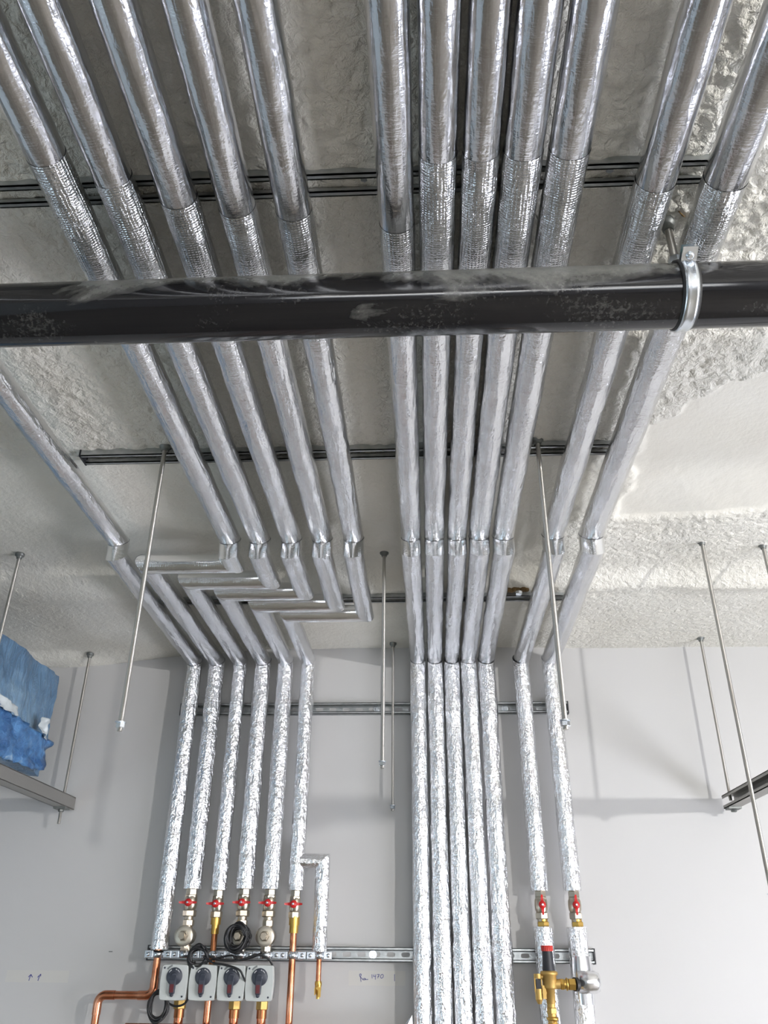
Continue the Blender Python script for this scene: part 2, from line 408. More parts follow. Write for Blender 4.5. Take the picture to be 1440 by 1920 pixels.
ZN, ZF, YP, YD = .985, .942, 2.83, 1.945        # heights of near and far runs, plane of the wall risers, drop line
ZSTART = .1                                      # the near ends run on past the camera
YSTART = -.6
def near_runs(x, r, root, y_scrim=(.80, 1.10)):
    a, b = y_scrim
    sleeve('insulation_sleeve', (x, YSTART, ZN), (x, a, ZN), r*1.01, M['foil_near'], root, amp=.7, end0=True)
    sleeve('joint_wrap', (x, a, ZN), (x, b, ZN), r*1.03, M['foil_scrim'], root, amp=.8)
    sleeve('insulation_sleeve', (x, b, ZN), (x, YD, ZN), r, M['foil_mid'], root, m1=(0, 0, -1), bulges=[(1.605-b, .05, .0012)], amp=1.)
def drop(x, r, root, m1=(0, 1, 0)):
    sleeve('elbow_wrap', (x, YD, ZN), (x, YD, ZF), r*1.03, M['foil_elbow'], root, m0=(0, 1, 0), m1=m1, amp=.5, step=.006)
def riser(x0, x1, z1, r, root, end=True, first=.16):
    # from the top elbow down the wall
    za = ZF-first; xa = x0+(x1-x0)*(first/(ZF-z1))
    sleeve('insulation_sleeve', (x0, YP, ZF), (x1, YP, z1), r, M['foil_wall'], root, m0=(0, 1, 0), bulges=[(ZF-.78, .035, .0012)], amp=1.0, end1=end)

left_names = ['far left silver insulated pipe that runs alone across the ceiling and down the wall',
  'silver pipe with the first, longest visible sideways jog, second from left on the wall',
  'silver pipe with the second sideways jog from the left, third from left on the wall',
  'silver pipe with the middle sideways jog, fourth from left on the wall',
  'silver pipe with the fourth sideways jog, fifth from left on the wall',
  'silver pipe with the lowest jog and a small side branch on the wall']
xl_near = [-.823, -.518, -.437, -.352, -.269, -.185]
xl_wall = [-.835, -.7535, -.6675, -.5845, -.5025, -.421]
y_jog = [None, 2.0, 2.112, 2.198, 2.29, 2.378]
z_end = [.019, .189, .186, .190, .189, .186]
r_near = [.0265, .0275, .0275, .0275, .0275, .0270]
r_wall = [.0275, .0285, .0245, .0285, .0280, .0245]
scr = [(.9, 1.15), (.74, 1.02), (.78, 1.04), (.82, 1.08), (.84, 1.1), (.85, 1.12)]
for i in range(6):
    root = thing('insulated_pipe', (xl_wall[i], YP, z_end[i]), left_names[i], 'pipe')
    near_runs(xl_near[i], r_near[i], root, scr[i])
    rr = r_near[i]; xw = xl_wall[i]; xn = xl_near[i]
    if i == 0:
        drop(xn, rr, root)
        sleeve('insulation_sleeve', (xn, YD, ZF), (xw, YP, ZF), rr, M['foil_mid'], root, m0=(0, 0, -1), m1=(0, 0, -1))
    else:
        yj = y_jog[i]
        if i == 1:
            sleeve('elbow_wrap', (xn, YD, ZN), (xn, YD, ZF), rr*1.03, M['foil_elbow'], root, m0=(0, 1, 0), m1=(0, 1, 0), amp=.5, step=.006)
            sleeve('insulation_sleeve', (xn, YD, ZF), (xn, yj, ZF), rr, M['foil_elbow'], root, m0=(0, 0, -1), m1=(-1, 0, 0))
        else:
            drop(xn, rr, root)
            sleeve('insulation_sleeve', (xn, YD, ZF), (xn, yj, ZF), rr, M['foil_mid'], root, m0=(0, 0, -1), m1=(-1, 0, 0), amp=1.2)
        sleeve('sideways_sleeve', (xn, yj, ZF), (xw, yj, ZF), rr*.98, M['foil_elbow'], root, m0=(0, 1, 0), m1=(0, 1, 0), amp=.6)
        sleeve('insulation_sleeve', (xw, yj, ZF), (xw, YP, ZF), rr, M['foil_mid'], root, m0=(-1, 0, 0), m1=(0, 0, -1), amp=1.3)
    riser(xw, xw, z_end[i], r_wall[i], root)
    if i == 0: MB().cyl((xw, YP, z_end[i]), (xw, YP, z_end[i]+.001), .0265).build('cut_end', M['foam_cut'], root)
    if i == 5:
        sleeve('branch_sleeve', (xw+.012, YP-.002, .272), (-.338, YP-.002, .272), .0225, M['foil_joint'], root, m1=(0, 0, -1), amp=1., end0=True)
        sleeve('branch_sleeve', (-.338, YP-.002, .272), (-.338, YP-.002, .016), .0225, M['foil_wall'], root, m0=(1, 0, 0), amp=1.2, end1=True)

right_names = ['leftmost silver pipe of the tight bundle of five', 'second silver pipe from left in the tight bundle of five',
  'middle silver pipe of the tight bundle of five', 'fourth silver pipe from left in the tight bundle of five',
  'rightmost silver pipe of the tight bundle of five']
xr = [(-.0315, -.0255), (.030, .035), (.0895, .0945), (.148, .1545), (.2115, .2175)]
for i, (xn, xw) in enumerate(xr):
    root = thing('insulated_pipe', (xw, YP, -H0), right_names[i], 'pipe', 'tight bundle of five pipes')
    rn = [.0265, .0265, .0255, .0275, .0285][i]
    near_runs(xn, rn, root, (.88, 1.12) if i == 0 else (.76, 1.08))
    drop(xn, rn, root)
    ym = 2.43
    sleeve('insulation_sleeve', (xn, YD, ZF), (xw, YP, ZF), rn, M['foil_mid'], root, m0=(0, 0, -1), m1=(0, 0, -1), bulges=[(2.40-YD, .04, .0012)], amp=1.2)
    rw = [.0275, .0280, .0275, .0285, .0300][i]
    sleeve('insulation_sleeve', (xw, YP, ZF), (xw+.002, YP, .01), rw, M['foil_wall'], root, m0=(0, 1, 0), bulges=[(ZF-.775, .04, .0018), (ZF-.01, .05, .0018)], amp=1.2)
    sleeve('insulation_sleeve', (xw+.002, YP, .01), (xw+.002, YP, -H0), rw, M['foil_wall'], root, amp=1.2, end1=True, step=.02, bulges=[(0, .04, .0018)])
for i, (xn, xw, lb) in enumerate([(.3425, .344, 'silver insulated pipe right of the bundle, left one of the right pair'),
                                  (.4415, .446, 'rightmost silver insulated pipe, with a wrapped tee near its lower end')]):
    root = thing('insulated_pipe', (xw, YP, -H0), lb, 'pipe')
    rn = (.0285, .031)[i]
    near_runs(xn, rn, root, (.82, 1.1)); drop(xn, rn, root)
    sleeve('insulation_sleeve', (xn, YD, ZF), (xw, YP, ZF), rn, M['foil_mid'], root, m0=(0, 0, -1), m1=(0, 0, -1), amp=1.2)
    riser(xw-.004, xw+.001, .188, (.0285, .028)[i], root)
    sleeve('lower_sleeve', (xw+.003, YP, .088), (xw+.008, YP, -H0), .0295, M['foil_wall'], root, amp=1.3, end0=True, end1=True, step=.014)
    if i == 1:
        # wrapped tee: a wide collar running forward and over the branch stub
        tee = MB()
        tee.lathe((xw-.012, 2.795, -.057), (1, 0, 0), [(0, .018), (.0, .029), (.03, .0300), (.050, .029), (.060, .024), (.064, .014), (.065, .0)], 40)
        tee.lathe((xw+.006, YP, -.115), (0, 0, 1), [(0, .0305), (.03, .032), (.06, .034), (.10, .033), (.125, .0305)], 40)
        tee.uv = None
        tee.build('tee_wrap', M['foil_joint'], root)

# foil corner peeping at the bottom left of the bundle
tri = MB(); tri.add([(-.082, 2.80, -.19), (-.052, 2.80, -.19), (-.055, 2.80, -.145), (-.082, 2.803, -.19), (-.052, 2.803, -.19), (-.055, 2.803, -.145)],
    [(0, 1, 2), (5, 4, 3), (0, 3, 4, 1), (1, 4, 5, 2), (2, 5, 3, 0)], False)
tri.add([(-.095, 2.81, -.19), (-.060, 2.80, -.15), (-.058, 2.83, -.20)], [(0, 1, 2)], False)
tag(tri.build('foil_scrap', M['foil_joint']), 'small folded silver foil corner at the bottom edge left of the pipe bundle', 'foil')

# ------------------------------------------------------------------ mounting rails
def rail(x0, x1, c, kind, label, pitch=.046, caps=True, bolts=()):
    """c = (y, z) of the rail's back face centre; kind 'ceiling' opens downward, 'wall' opens to the room"""
    L, Wd, D, th, lip = x1-x0, .041, .021, .0022, .0095
    def P(x, a, b):      # a across the rail, b out of the mounting surface
        return (x, c[0]+a, c[1]-b) if kind == 'ceiling' else (x, c[0]-b, c[1]+a)
    root = thing('mounting_rail', P(x0, 0, 0), label, 'rail')
    mb = MB()
    def bar(a0, a1, b0, b1):
        v = [P(x, a, b) for x in (x0, x1) for a in (a0, a1) for b in (b0, b1)]
        mb.add(v, [(0, 1, 3, 2), (4, 6, 7, 5), (0, 4, 5, 1), (2, 3, 7, 6), (0, 2, 6, 4), (1, 5, 7, 3)], False)
    for s in (-1, 1):
        e = s*Wd/2; bar(*sorted((e, e-s*th)), 0, D)
        bar(*sorted((e, e-s*lip)), D-th, D); bar(*sorted((e-s*lip, e-s*(lip-th))), D-.009, D)
    # slotted web
    n = max(1, int(L/pitch)); pc = L/n
    for i in range(n):
        cx = x0+(i+.5)*pc; hw, hr = .0065, .0068
        K = 24; inner = []; outer = []
        for k in range(K):
            a = 2*math.pi*(k+.5)/K; ca, sa = math.cos(a), math.sin(a)
            inner.append((cx+hr*ca+math.copysign(hw, ca), hr*sa))
            f_ = min(pc/2/max(abs(ca), 1e-6), (Wd/2-th)/max(abs(sa), 1e-6)); outer.append((cx+f_*ca, f_*sa))
        v = [P(x, a, .0015) for x, a in inner]+[P(x, a, .0015) for x, a in outer]+[P(x, a, .0002) for x, a in inner]
        mb.add(v, [(k, (k+1) % K, K+(k+1) % K, K+k) for k in range(K)]+[(k, 2*K+k, 2*K+(k+1) % K, (k+1) % K) for k in range(K)], False)
    mb.build('channel', M['galv'], root)
    if caps:
        for x, s in ((x0, -1), (x1, 1)):
            v = [P(x+s*q, a, b) for q in (0, .004) for a in (-Wd/2-.001, Wd/2+.001) for b in (0, D+.001)]
            k = MB(); k.add(v, [(0, 1, 3, 2), (4, 6, 7, 5), (0, 4, 5, 1), (2, 3, 7, 6), (0, 2, 6, 4), (1, 5, 7, 3)], False)
            k.build('end_cap', M['cap_black'], root)
    for bx in bolts:
        ax = Vector(P(bx, 0, 1))-Vector(P(bx, 0, 0))
        k = MB(); k.cyl(P(bx, 0, .0015), P(bx, 0, .0035), .012); k.hex(P(bx, 0, .0035), P(bx, 0, .0095), .0065)
        k.build('bolt', M['zinc'], root)
    return root
rail(-1.3, .492, (.848, 1.051), 'ceiling', 'galvanised rail on the ceiling nearest the camera, behind all the pipes', bolts=(-.08, .29))
rail(-.80, .478, (1.605, 1.051), 'ceiling', 'galvanised rail on the ceiling just beyond the black pipe', bolts=(-.13,))
rail(-.87, .478, (2.392, 1.011), 'ceiling', 'galvanised rail on the ceiling beside the sideways jogs')
rail(-.878, .497, (YW, .780), 'wall', 'galvanised slotted rail across the upper wall behind the pipes', bolts=(-.175, .28))
rail(-.884, .502, (YW, .010), 'wall', 'galvanised slotted rail across the lower wall at the valves', bolts=(-.178,))

# ------------------------------------------------------------------ threaded rods
def rod(x, y, zb, label, r=.005, nut=True, zt=None, group=None, cone=True):
    zt = zt or ceiling_z(x, y)-.004
    root = thing('threaded_rod', (x, y, zb), label, 'rod', group)
    MB().cyl((x, y, zb), (x, y, zt+.01), r, n=14).build('shaft', M['rod'], root)
    if cone: MB().lathe((x, y, zt-.012), (0, 0, 1), [(0, r*1.5), (.004, r*1.7), (.008, r*2.0), (.009, r*2.6), (.016, r*2.7)], 18).build('ceiling_anchor', M['galv_dark'], root)
    if nut:
        MB().cyl((x, y, zb+.016), (x, y, zb+.018), r*2.1, n=20).build('washer', M['zinc'], root)
        MB().hex((x, y, zb+.006), (x, y, zb+.016), r*1.75, .3).build('nut', M['zinc'], root)
    return root
rod(-.598, 1.578, .385, 'long hanging threaded rod left of centre, crossing the jogging pipes', r=.0052)
rod(.2655, 1.581, .385, 'long hanging threaded rod right of the bundle, ending on the far right pipe', r=.0052)
rod(-.1145, 2.165, .430, 'hanging threaded rod in the gap between both pipe groups, the nearer longer-looking one', r=.005)
rod(-.1155, 2.845, .428, 'thin hanging threaded rod close to the wall between both pipe groups', r=.0048)
rod(-1.190, 2.125, .44, 'threaded rod at the far left edge above the blue plastic', r=.005, nut=False)
rod(-1.228, 2.83, .385, 'threaded rod holding the wall end of the left steel channel', r=.005, nut=False)
rod(.790, 2.120, .12, 'long slanting-looking threaded rod at the right that passes in front of the right steel channel', r=.0052)
rod(.978, 2.815, .455, 'threaded rod holding the wall end of the right steel channel', r=.005, nut=False)
rod(.970, 2.149, .455, 'threaded rod at the far right edge of the photo', r=.005, nut=False)
rod(.970, 1.24, .455, 'threaded rod just outside the right edge, casting a long diagonal shadow on the ceiling', r=.0055, nut=False)
# steel channels hung from the rods
def channel(x, y0, y1, zc, label, side):
    root = thing('steel_channel', (x, y1, zc), label, 'steel channel')
    w, h, th = .041, .041, .0025; mb = MB()
    # opens towards -side*x ... web on top, flanges with inward lips
    mb.box((x, (y0+y1)/2, zc+h/2-th/2), (w, y1-y0, th))
    mb.box((x, (y0+y1)/2, zc-h/2+th/2), (w, y1-y0, th))
    mb.box((x+side*(w/2-th/2), (y0+y1)/2, zc), (th, y1-y0, h-.002))
    mb.box((x-side*(w/2-th/2), (y0+y1)/2, zc+h/2-.005), (th, y1-y0, .010))
    mb.box((x-side*(w/2-th/2), (y0+y1)/2, zc-h/2+.005), (th, y1-y0, .010))
    mb.build('channel', M['strut'], root)
    for yy in ((2.83, 2.15) if x < 0 else (2.815, 2.149, 1.24)):
        if y0 < yy < y1:
            MB().box((x, yy, zc-h/2-.003), (.04, .04, .006)).hex((x, yy, zc-h/2-.014), (x, yy, zc-h/2-.006), .009).build('plate_nut', M['galv_dark'], root)
    return root
channel(-1.228, 1.2, 2.885, .457, 'grey steel channel below the blue plastic at the left', 1)
channel(.982, 1.1, 2.845, .455, 'dark steel channel at the right edge, hung on rods', 1)

# ------------------------------------------------------------------ blue plastic wrapped unit
def bag():
    root = thing('plastic_wrapped_unit', (-1.55, 2.35, .50), 'blue plastic sheeting wrapped around a unit resting on the left steel channel', 'wrapped unit')
    nx_, ny_, nz_ = 16, 64, 40
    x0, x1, y0, y1, z0, z1 = -1.95, -1.235, 1.9, 2.64, .505, .83
    mb = MB()
    def face(fn, a, b, flip):
        v = []; 
        for i in range(a+1):
            for j in range(b+1):
                p = Vector(fn(i/a, j/b))
                c = Vector(((x0+x1)/2, (y0+y1)/2, (z0+z1)/2))
                n = 1-abs(noise.noise(p*7))*2; n2 = 1-abs(noise.noise(p*17+Vector((3, 1, 5))))*2
                d = (p-c).normalized()
                # droop towards the far bottom corner
                if p.z < .56: p = p+Vector((0, 0, .012*math.sin(p.y*23)+.004))
                v.append(p+d*(n*.008+n2*.004-.008))
        f = [(i*(b+1)+j, i*(b+1)+j+1, (i+1)*(b+1)+j+1, (i+1)*(b+1)+j) for i in range(a) for j in range(b)]
        if flip: f = [q[::-1] for q in f]
        mb.add(v, f, True)
    L = lambda a, b, q: a+(b-a)*q
    face(lambda s, q: (x1, L(y0, y1, s), L(z0, z1, q)), ny_, nz_, True)
    face(lambda s, q: (x0, L(y0, y1, s), L(z0, z1, q)), ny_, nz_, False)
    face(lambda s, q: (L(x0, x1, s), y1, L(z0, z1, q)), nx_*2, nz_, False)
    face(lambda s, q: (L(x0, x1, s), y0, L(z0, z1, q)), nx_*2, nz_, True)
    face(lambda s, q: (L(x0, x1, s), L(y0, y1, q), z0), nx_*2, ny_, True)
    face(lambda s, q: (L(x0, x1, s), L(y0, y1, q), z1), nx_*2, ny_, False)
    mb.build('plastic_sheet', M['bag'], root)
    # torn brighter flap hanging at the bottom front
    def flap(pts, name, m, sd):
        k = MB(); n = 14; v = []
        A, B, C_, D_ = [Vector(p) for p in pts]
        for side in (0, .002):
            for i in range(n+1):
                for j in range(n+1):
                    p = A.lerp(B, i/n).lerp(D_.lerp(C_, i/n), j/n)
                    e = .016*noise.noise(p*28+Vector((sd, 0, 0)))+.010*noise.noise(p*60)
                    v.append(p+Vector((e-side, .006*noise.noise(p*40), .008*noise.noise(p*35+Vector((9, sd, 0)))*(j/n))))
        N = (n+1)**2
        f = [(i*(n+1)+j, i*(n+1)+j+1, (i+1)*(n+1)+j+1, (i+1)*(n+1)+j) for i in range(n) for j in range(n)]
        f += [tuple(N+q for q in a[::-1]) for a in f]
        for i in range(n):
            a = i*(n+1); f.append((a, a+n+1, N+a+n+1, N+a)); a += n; f.append((a+n+1, a, N+a, N+a+n+1))
            f.append((i+1, i, N+i, N+i+1)); b = n*(n+1)+i; f.append((b, b+1, N+b+1, N+b))
        k.add(v, f, True); k.build(name, m, root)
    flap([(-1.205, 2.22, .625), (-1.20, 2.60, .600), (-1.205, 2.58, .505), (-1.205, 2.28, .490)], 'torn_flap', M['bag_bright'], 2)
    flap([(-1.195, 2.20, .655), (-1.195, 2.32, .635), (-1.192, 2.33, .605), (-1.195, 2.22, .62)], 'white_film', M['bag_white'], 5)
    flap([(-1.192, 2.50, .655), (-1.190, 2.545, .65), (-1.192, 2.54, .59), (-1.190, 2.49, .605)], 'white_film', M['bag_white'], 8)
bag()

# ------------------------------------------------------------------ black pipe and its clamp
BY, BZ, BR = .954, .888, .049
root = thing('black_pipe', (-2.5, BY, BZ), 'thick dusty black plastic pipe crossing the whole photo under the silver pipes', 'pipe')
mb = MB(); mb.lathe((-2.5, BY, BZ-.002), (1, 0, 0), [(i*.1, BR) for i in range(51)], 72); mb.build('pipe_wall', M['black'], root)
CX = .399
root = thing('pipe_clamp', (CX, BY, BZ), 'bright zinc pipe clamp with threaded rod holding the black pipe', 'clamp')
mb = MB()
def band(mb, cx, w, r0, r1, a0, a1, K=60, groove=0.):
    # profile across the band, swept around the pipe axis (x)
    prof = [(-w/2, r0), (-w/2, r1), (-w*.22, r1+.0012), (0, r1-groove), (w*.22, r1+.0012), (w/2, r1), (w/2, r0)]
    v = []; m_ = len(prof)
    for i in range(K+1):
        a = a0+(a1-a0)*i/K
        for (x, r) in prof: v.append((cx+x, BY+r*math.cos(a), BZ+r*math.sin(a)))
    f = [(i*m_+j, (i+1)*m_+j, (i+1)*m_+(j+1) % m_, i*m_+(j+1) % m_) for i in range(K) for j in range(m_)]
    mb.add(v, f, True); mb.add(v[:m_], [tuple(range(m_))], False); mb.add(v[-m_:], [tuple(range(m_))[::-1]], False)
EA = R(152)        # the front joint of the clamp (seen at the top edge of the pipe)
rubber = MB(); band(rubber, CX, .027, BR-.0005, BR+.003, R(-10), R(350)-.001, 90); rb = rubber.build('rubber_lining', M['rubber'], root)
band(mb, CX, .020, BR+.003, BR+.005, EA+R(7), R(373), 70, .0008); mb.build('band', M['zinc'], root)
mb = MB(); band(mb, CX, .020, BR+.003, BR+.005, R(27), EA-R(7), 60, .0008); mb.build('band', M['zinc'], root)
def ear(ang, parent, m):
    ca, sa = math.cos(ang), math.sin(ang); rad = Vector((0, ca, sa)); tan = Vector((0, -sa, ca))
    c = Vector((CX, BY, BZ))
    for s in (-1, 1):
        k = MB(); v = []
        b = c+rad*(BR+.003)+tan*s*.0055
        for dr in (0, .023):
            for dx in (-.011, .011):
                for dt in (-.001, .001): v.append(b+rad*dr+Vector((dx, 0, 0))+tan*dt)
        k.add(v, [(0, 1, 3, 2), (4, 6, 7, 5), (0, 4, 5, 1), (2, 3, 7, 6), (0, 2, 6, 4), (1, 5, 7, 3)], False); k.build('ear', m, root)
    q = c+rad*(BR+.013)
    k = MB(); k.cyl(q-tan*.012, q+tan*.013, .003); k.lathe(q+tan*.0066, tan, [(0, .0058), (.002, .0055), (.0035, .0035), (.0038, 0)], 18)
    k.build('screw', M['zinc'], root)
    MB().cyl(q-tan*.0045, q+tan*.0045, .0052, n=16).build('spacer', M['zinc_green'], root)
ear(EA, root, M['zinc']); ear(R(20), root, M['zinc'])
TA = R(97)
MB().hex((CX, BY-.004, BZ+BR+.004), (CX, BY-.004, BZ+BR+.024), .0105).build('boss_nut', M['zinc'], root)
MB().cyl((CX, BY-.004, BZ+BR+.02), (CX, BY-.004, 1.045), .0062, n=14).build('threaded_rod', M['rod'], root)
MB().lathe((CX, BY-.004, 1.020), (0, 0, 1), [(0, .008), (.004, .0095), (.012, .0095), (.014, .0125), (.022, .0125)], 18).build('ceiling_anchor', M['galv_dark'], root)

# ------------------------------------------------------------------ valves
def ball_valve(x, z0, label, horiz=True, big=True, tail='steel', yv=YP):
    """z0 = underside of the insulation above; hangs downward"""
    s = 1.0 if big else .88
    root = thing('ball_valve', (x, yv, z0-.085), label, 'valve')
    b = MB(); r = .0175*s
    b.hex((x, yv, z0), (x, yv, z0-.018), r*1.02, .0)
    b.lathe((x, yv, z0-.018), (0, 0, -1), [(0, r*.86), (.004, r*1.0), (.010, r*1.12), (.022, r*1.16), (.034, r*1.1), (.042, r*.9)], 28)
    b.hex((x, yv, z0-.016), (x, yv, z0-.026), r*1.1, .1)
    b.build('valve_body', M['nickel'], root)
    k = MB(); k.hex((x, yv, z0-.060), (x, yv, z0-.079), r*1.2, .2); k.lathe((x, yv, z0-.058), (0, 0, -1), [(0, r*.8), (.03, r*.8)], 20)
    k.build('union_nut', M['nickel'], root)
    MB().cyl((x, yv-r*.9, z0-.040), (x, yv-r-.014, z0-.040), .0055).cyl((x, yv-r-.010, z0-.040), (x, yv-r-.0145, z0-.040), .0075, n=6).build('stem', M['nickel'], root)
    # wing handle
    yh = yv-r-.014; h = MB()
    h.lathe((x, yh+.003, z0-.040), (0, -1, 0), [(0, .0110), (.004, .0115), (.010, .0085), (.011, .004)], 24)
    W_ = .028
    for q in (-1, 1):
        d = (q, 0) if horiz else (0, q)
        n = 8; v = []
        for i in range(n+1):
            u = i/n; l = .006+(W_-.006)*u; wd = .0040*(1-.6*u)+.0010; yy = yh-.004+.003*math.sin(u*3)
            for (aa, bb) in ((-wd, -.0012), (wd, -.0012), (wd, .0012), (-wd, .0012)):
                v.append((x+d[0]*l+(0 if horiz else aa), yy+bb, z0-.040+d[1]*l+(aa if horiz else 0)))
        f = [(i*4+j, (i+1)*4+j, (i+1)*4+(j+1) % 4, i*4+(j+1) % 4) for i in range(n) for j in range(4)]+[(0, 1, 2, 3), (n*4+3, n*4+2, n*4+1, n*4)]
        h.add(v, f, False)
    hd = h.build('wing_handle', M['red'], root)
    sub(MB().lathe((x, yh-.008, z0-.040), (0, -1, 0), [(0, .0036), (.003, .0036), (.0036, .002)], 14), 'screw', M['zinc'], hd, root)
    return root
xv = [-.7535, -.6675, -.5845, -.5025, -.4215]
hv = ['first from the left', 'second from the left', 'third, above the black cable coil', 'fourth from the left', 'fifth, beside the small foil branch']
for i in range(5):
    ball_valve(xv[i], z_end[i+1], 'nickel ball valve with red horizontal wing handle, '+hv[i], True, i in (0, 2, 3), yv=YP)
ball_valve(.3465, .188, 'nickel ball valve with red upright wing handle, left one of the right pair', False, True)
ball_valve(.4495, .188, 'nickel ball valve with red upright wing handle, under the rightmost pipe', False, True)
for x in (.3485, .4525):
    k = MB(); k.hex((x, YP, .103), (x, YP, .0885), .0185); k.cyl((x, YP, .11), (x, YP, .10), .0145)
    tag(k.build('brass_nut', M['brass']), 'brass hexagon nut below the '+('left' if x < .4 else 'right')+' upright red handle valve', 'nut')

# mixing valve bodies with a flanged plug
for i, lb in ((0, 'first from left, bare'), (2, 'inside the black cable coil'), (3, 'right of the black cable coil')):
    x = xv[i]; z = .056
    root = thing('mixing_valve', (x, YP, z), 'nickel mixing valve with round flange and hexagon plug, '+lb, 'valve')
    k = MB(); k.hex((x, YP, .102), (x, YP, .084), .0175, .1); k.cyl((x, YP, .112), (x, YP, .1), .0135); k.hex((x, YP, .030), (x, YP, -.004), .0165, .1)
    k.cyl((x, YP, .09), (x, YP, .02), .0145)
    k.build('union_nut', M['nickel'], root)
    k = MB(); k.lathe((x, YP+.02, z), (0, -1, 0), [(0, .020), (.004, .025), (.040, .025), (.046, .022), (.055, .022)], 32); k.build('valve_body', M['nickel'], root)
    k = MB(); k.lathe((x, YP-.030, z), (0, -1, 0), [(0, .024), (.002, .0285), (.010, .0290), (.012, .0280), (.014, .020), (.0145, .0)], 40); k.build('flange', M['nickel_disc'], root)
    k = MB(); k.lathe((x, YP-.044, z), (0, -1, 0), [(0, .016), (.003, .0155), (.004, .012)], 6, False); k.hex((x, YP-.047, z), (x, YP-.060, z), .0125, .2)
    k.cyl((x, YP-.06, z), (x, YP-.066, z), .0085); k.build('hexagon_plug', M['nickel'], root)

# ------------------------------------------------------------------ copper pipes and brass fittings
def copper(name, pts, r, label, fit=None, m='copper', sock=()):
    root = thing(name, pts[0], label, 'pipe')
    MB().tube(pts, r, 20).build('tube', M[m], root)
    for (a, b, rr, kind, mm) in (fit or []):
        k = MB(); (k.hex if kind == 'hex' else k.cyl)(a, b, rr); k.build('fitting' if kind != 'hex' else 'nut', M[mm], root)
    return root
def arc(c, r, a0, a1, n=8):      # in the x-z plane at YP
    return [(c[0]+r*math.cos(R(a0+(a1-a0)*i/n)), c[1], c[2]+r*math.sin(R(a0+(a1-a0)*i/n))) for i in range(n+1)]
x0 = -.8385
pts = [(x0, YP, .025)]+arc((x0-.022, YP, -.104+.022), .022, 0, -90)+[(-1.02, YP, -.104)][:0]+arc((-1.004+.022, YP, -.104-.022), .022, 90, 180)+[(-1.004, YP, -H0)]
root = copper('copper_pipe', pts, .0112, 'copper pipe that leaves the far left silver pipe and steps left, then down')
MB().tube([(x0, YP, -.058), (x0, YP, -.082)]+arc((x0-.022, YP, -.082), .022, 0, -90)[1:]+[(x0-.045, YP, -.104)], .0127, 20).build('elbow_fitting', M['copper'], root)
MB().tube([(-.955, YP, -.104), (-.982, YP, -.104)]+arc((-.982, YP, -.126), .022, 90, 180)[1:]+[(-1.004, YP, -.155)], .0127, 20).build('elbow_fitting', M['copper'], root)
copper('copper_pipe', [(-.6675, YP, .105), (-.6675, YP, -.06)], .0092, 'short copper pipe between the second red valve and the lower rail',
       [((-.6675, YP, .108), (-.6675, YP, .088), .0155, 'cyl', 'brass'), ((-.6675, YP, .09), (-.6675, YP, .062), .0120, 'cyl', 'brass')], 'copper_old')
copper('copper_pipe', [(-.4205, YP, .108), (-.419, YP, -H0)], .0105, 'long straight copper pipe running down from the fifth red valve',
       [((-.4205, YP, .112), (-.4205, YP, .088), .0165, 'cyl', 'brass'), ((-.4205, YP, .09), (-.4205, YP, .066), .0140, 'cyl', 'brass')])
for i, (x, nut) in enumerate([(-.7525, True), (-.6675, False), (-.5860, True), (-.5035, True)]):
    fits = [((x, YP, -.105), (x, YP, -.138), .0185, 'hex', 'brass_cast'), ((x, YP, -.136), (x, YP, -.160), .0150, 'cyl', 'copper_old')] if nut else []
    copper('copper_pipe', [(x, YP, -.10), (x, YP, -H0)], .0135 if nut else .0108, 'copper pipe below the '+['first', 'second', 'third', 'fourth'][i]+' grey actuator from the left', fits)
k = MB(); k.tube([(-.90, 2.80, -.186), (-.095, 2.80, -.186)], .0125, 20); k.cyl((-.41, 2.80, -.186), (-.36, 2.80, -.186), .014)
tag(k.build('copper_pipe', M['copper_old']), 'dark horizontal copper pipe at the very bottom edge of the photo', 'pipe')
# drain valve under the foil branch
root = thing('drain_valve', (-.338, YP, -.09), 'small brass drain valve on a thin copper pipe below the foil branch', 'valve')
MB().cyl((-.338, YP-.002, .02), (-.3375, YP-.002, -.07), .0078).build('copper_tail', M['copper'], root)
k = MB(); k.lathe((-.3375, YP-.002, -.062), (0, 0, -1), [(0, .0095), (.008, .011), (.012, .0095), (.022, .0095), (.032, .0075), (.036, .005), (.046, .005)], 20); k.build('valve_body', M['brass'], root)
k = MB(); k.cyl((-.3375, YP-.008, -.080), (-.3375, YP-.020, -.080), .004); k.box((-.331, YP-.021, -.090), (.008, .003, .026)); k.box((-.345, YP-.015, -.088), (.003, .006, .02)); k.build('lever', M['brass'], root)

# pipe clamps on the lower rail
cl = [(-.8375, .0125, 'under the far left silver pipe'), (-.7535, .0150, 'behind the first actuator'), (-.6675, .0108, 'on the short copper pipe'),
      (-.5845, .0150, 'under the black cable coil'), (-.5025, .0150, 'above the fourth actuator'), (-.4205, .0120, 'on the long straight copper pipe'), (-.3378, .0095, 'under the foil branch')]
for x, r, lb in cl:
    root = thing('rail_clamp', (x, YP, .006), 'small zinc clamp with two screws on the lower rail, '+lb, 'clamp')
    k = MB(); k.lathe((x, YP, -.004), (0, 0, 1), [(0, r), (0, r+.004), (.020, r+.004), (.020, r)], 28); k.build('band', M['zinc'], root)
    for s in (-1, 1):
        k = MB(); k.box((x+s*(r+.016), YP-.002, .006), (.026, .004, .022)); k.build('ear', M['zinc'], root, .002)
        k = MB(); k.lathe((x+s*(r+.018), YP-.004, .006), (0, -1, 0), [(0, .006), (.002, .0058), (.004, .004), (.0042, 0)], 16)
        k.cyl((x+s*(r+.018), YP-.004, .006), (x+s*(r+.018), YP+.03, .006), .003, n=10); k.build('screw', M['zinc'], root)
    MB().cyl((x, YP+r+.002, .006), (x, YW-.004, .006), .0045, n=10).build('stud', M['rod'], root)

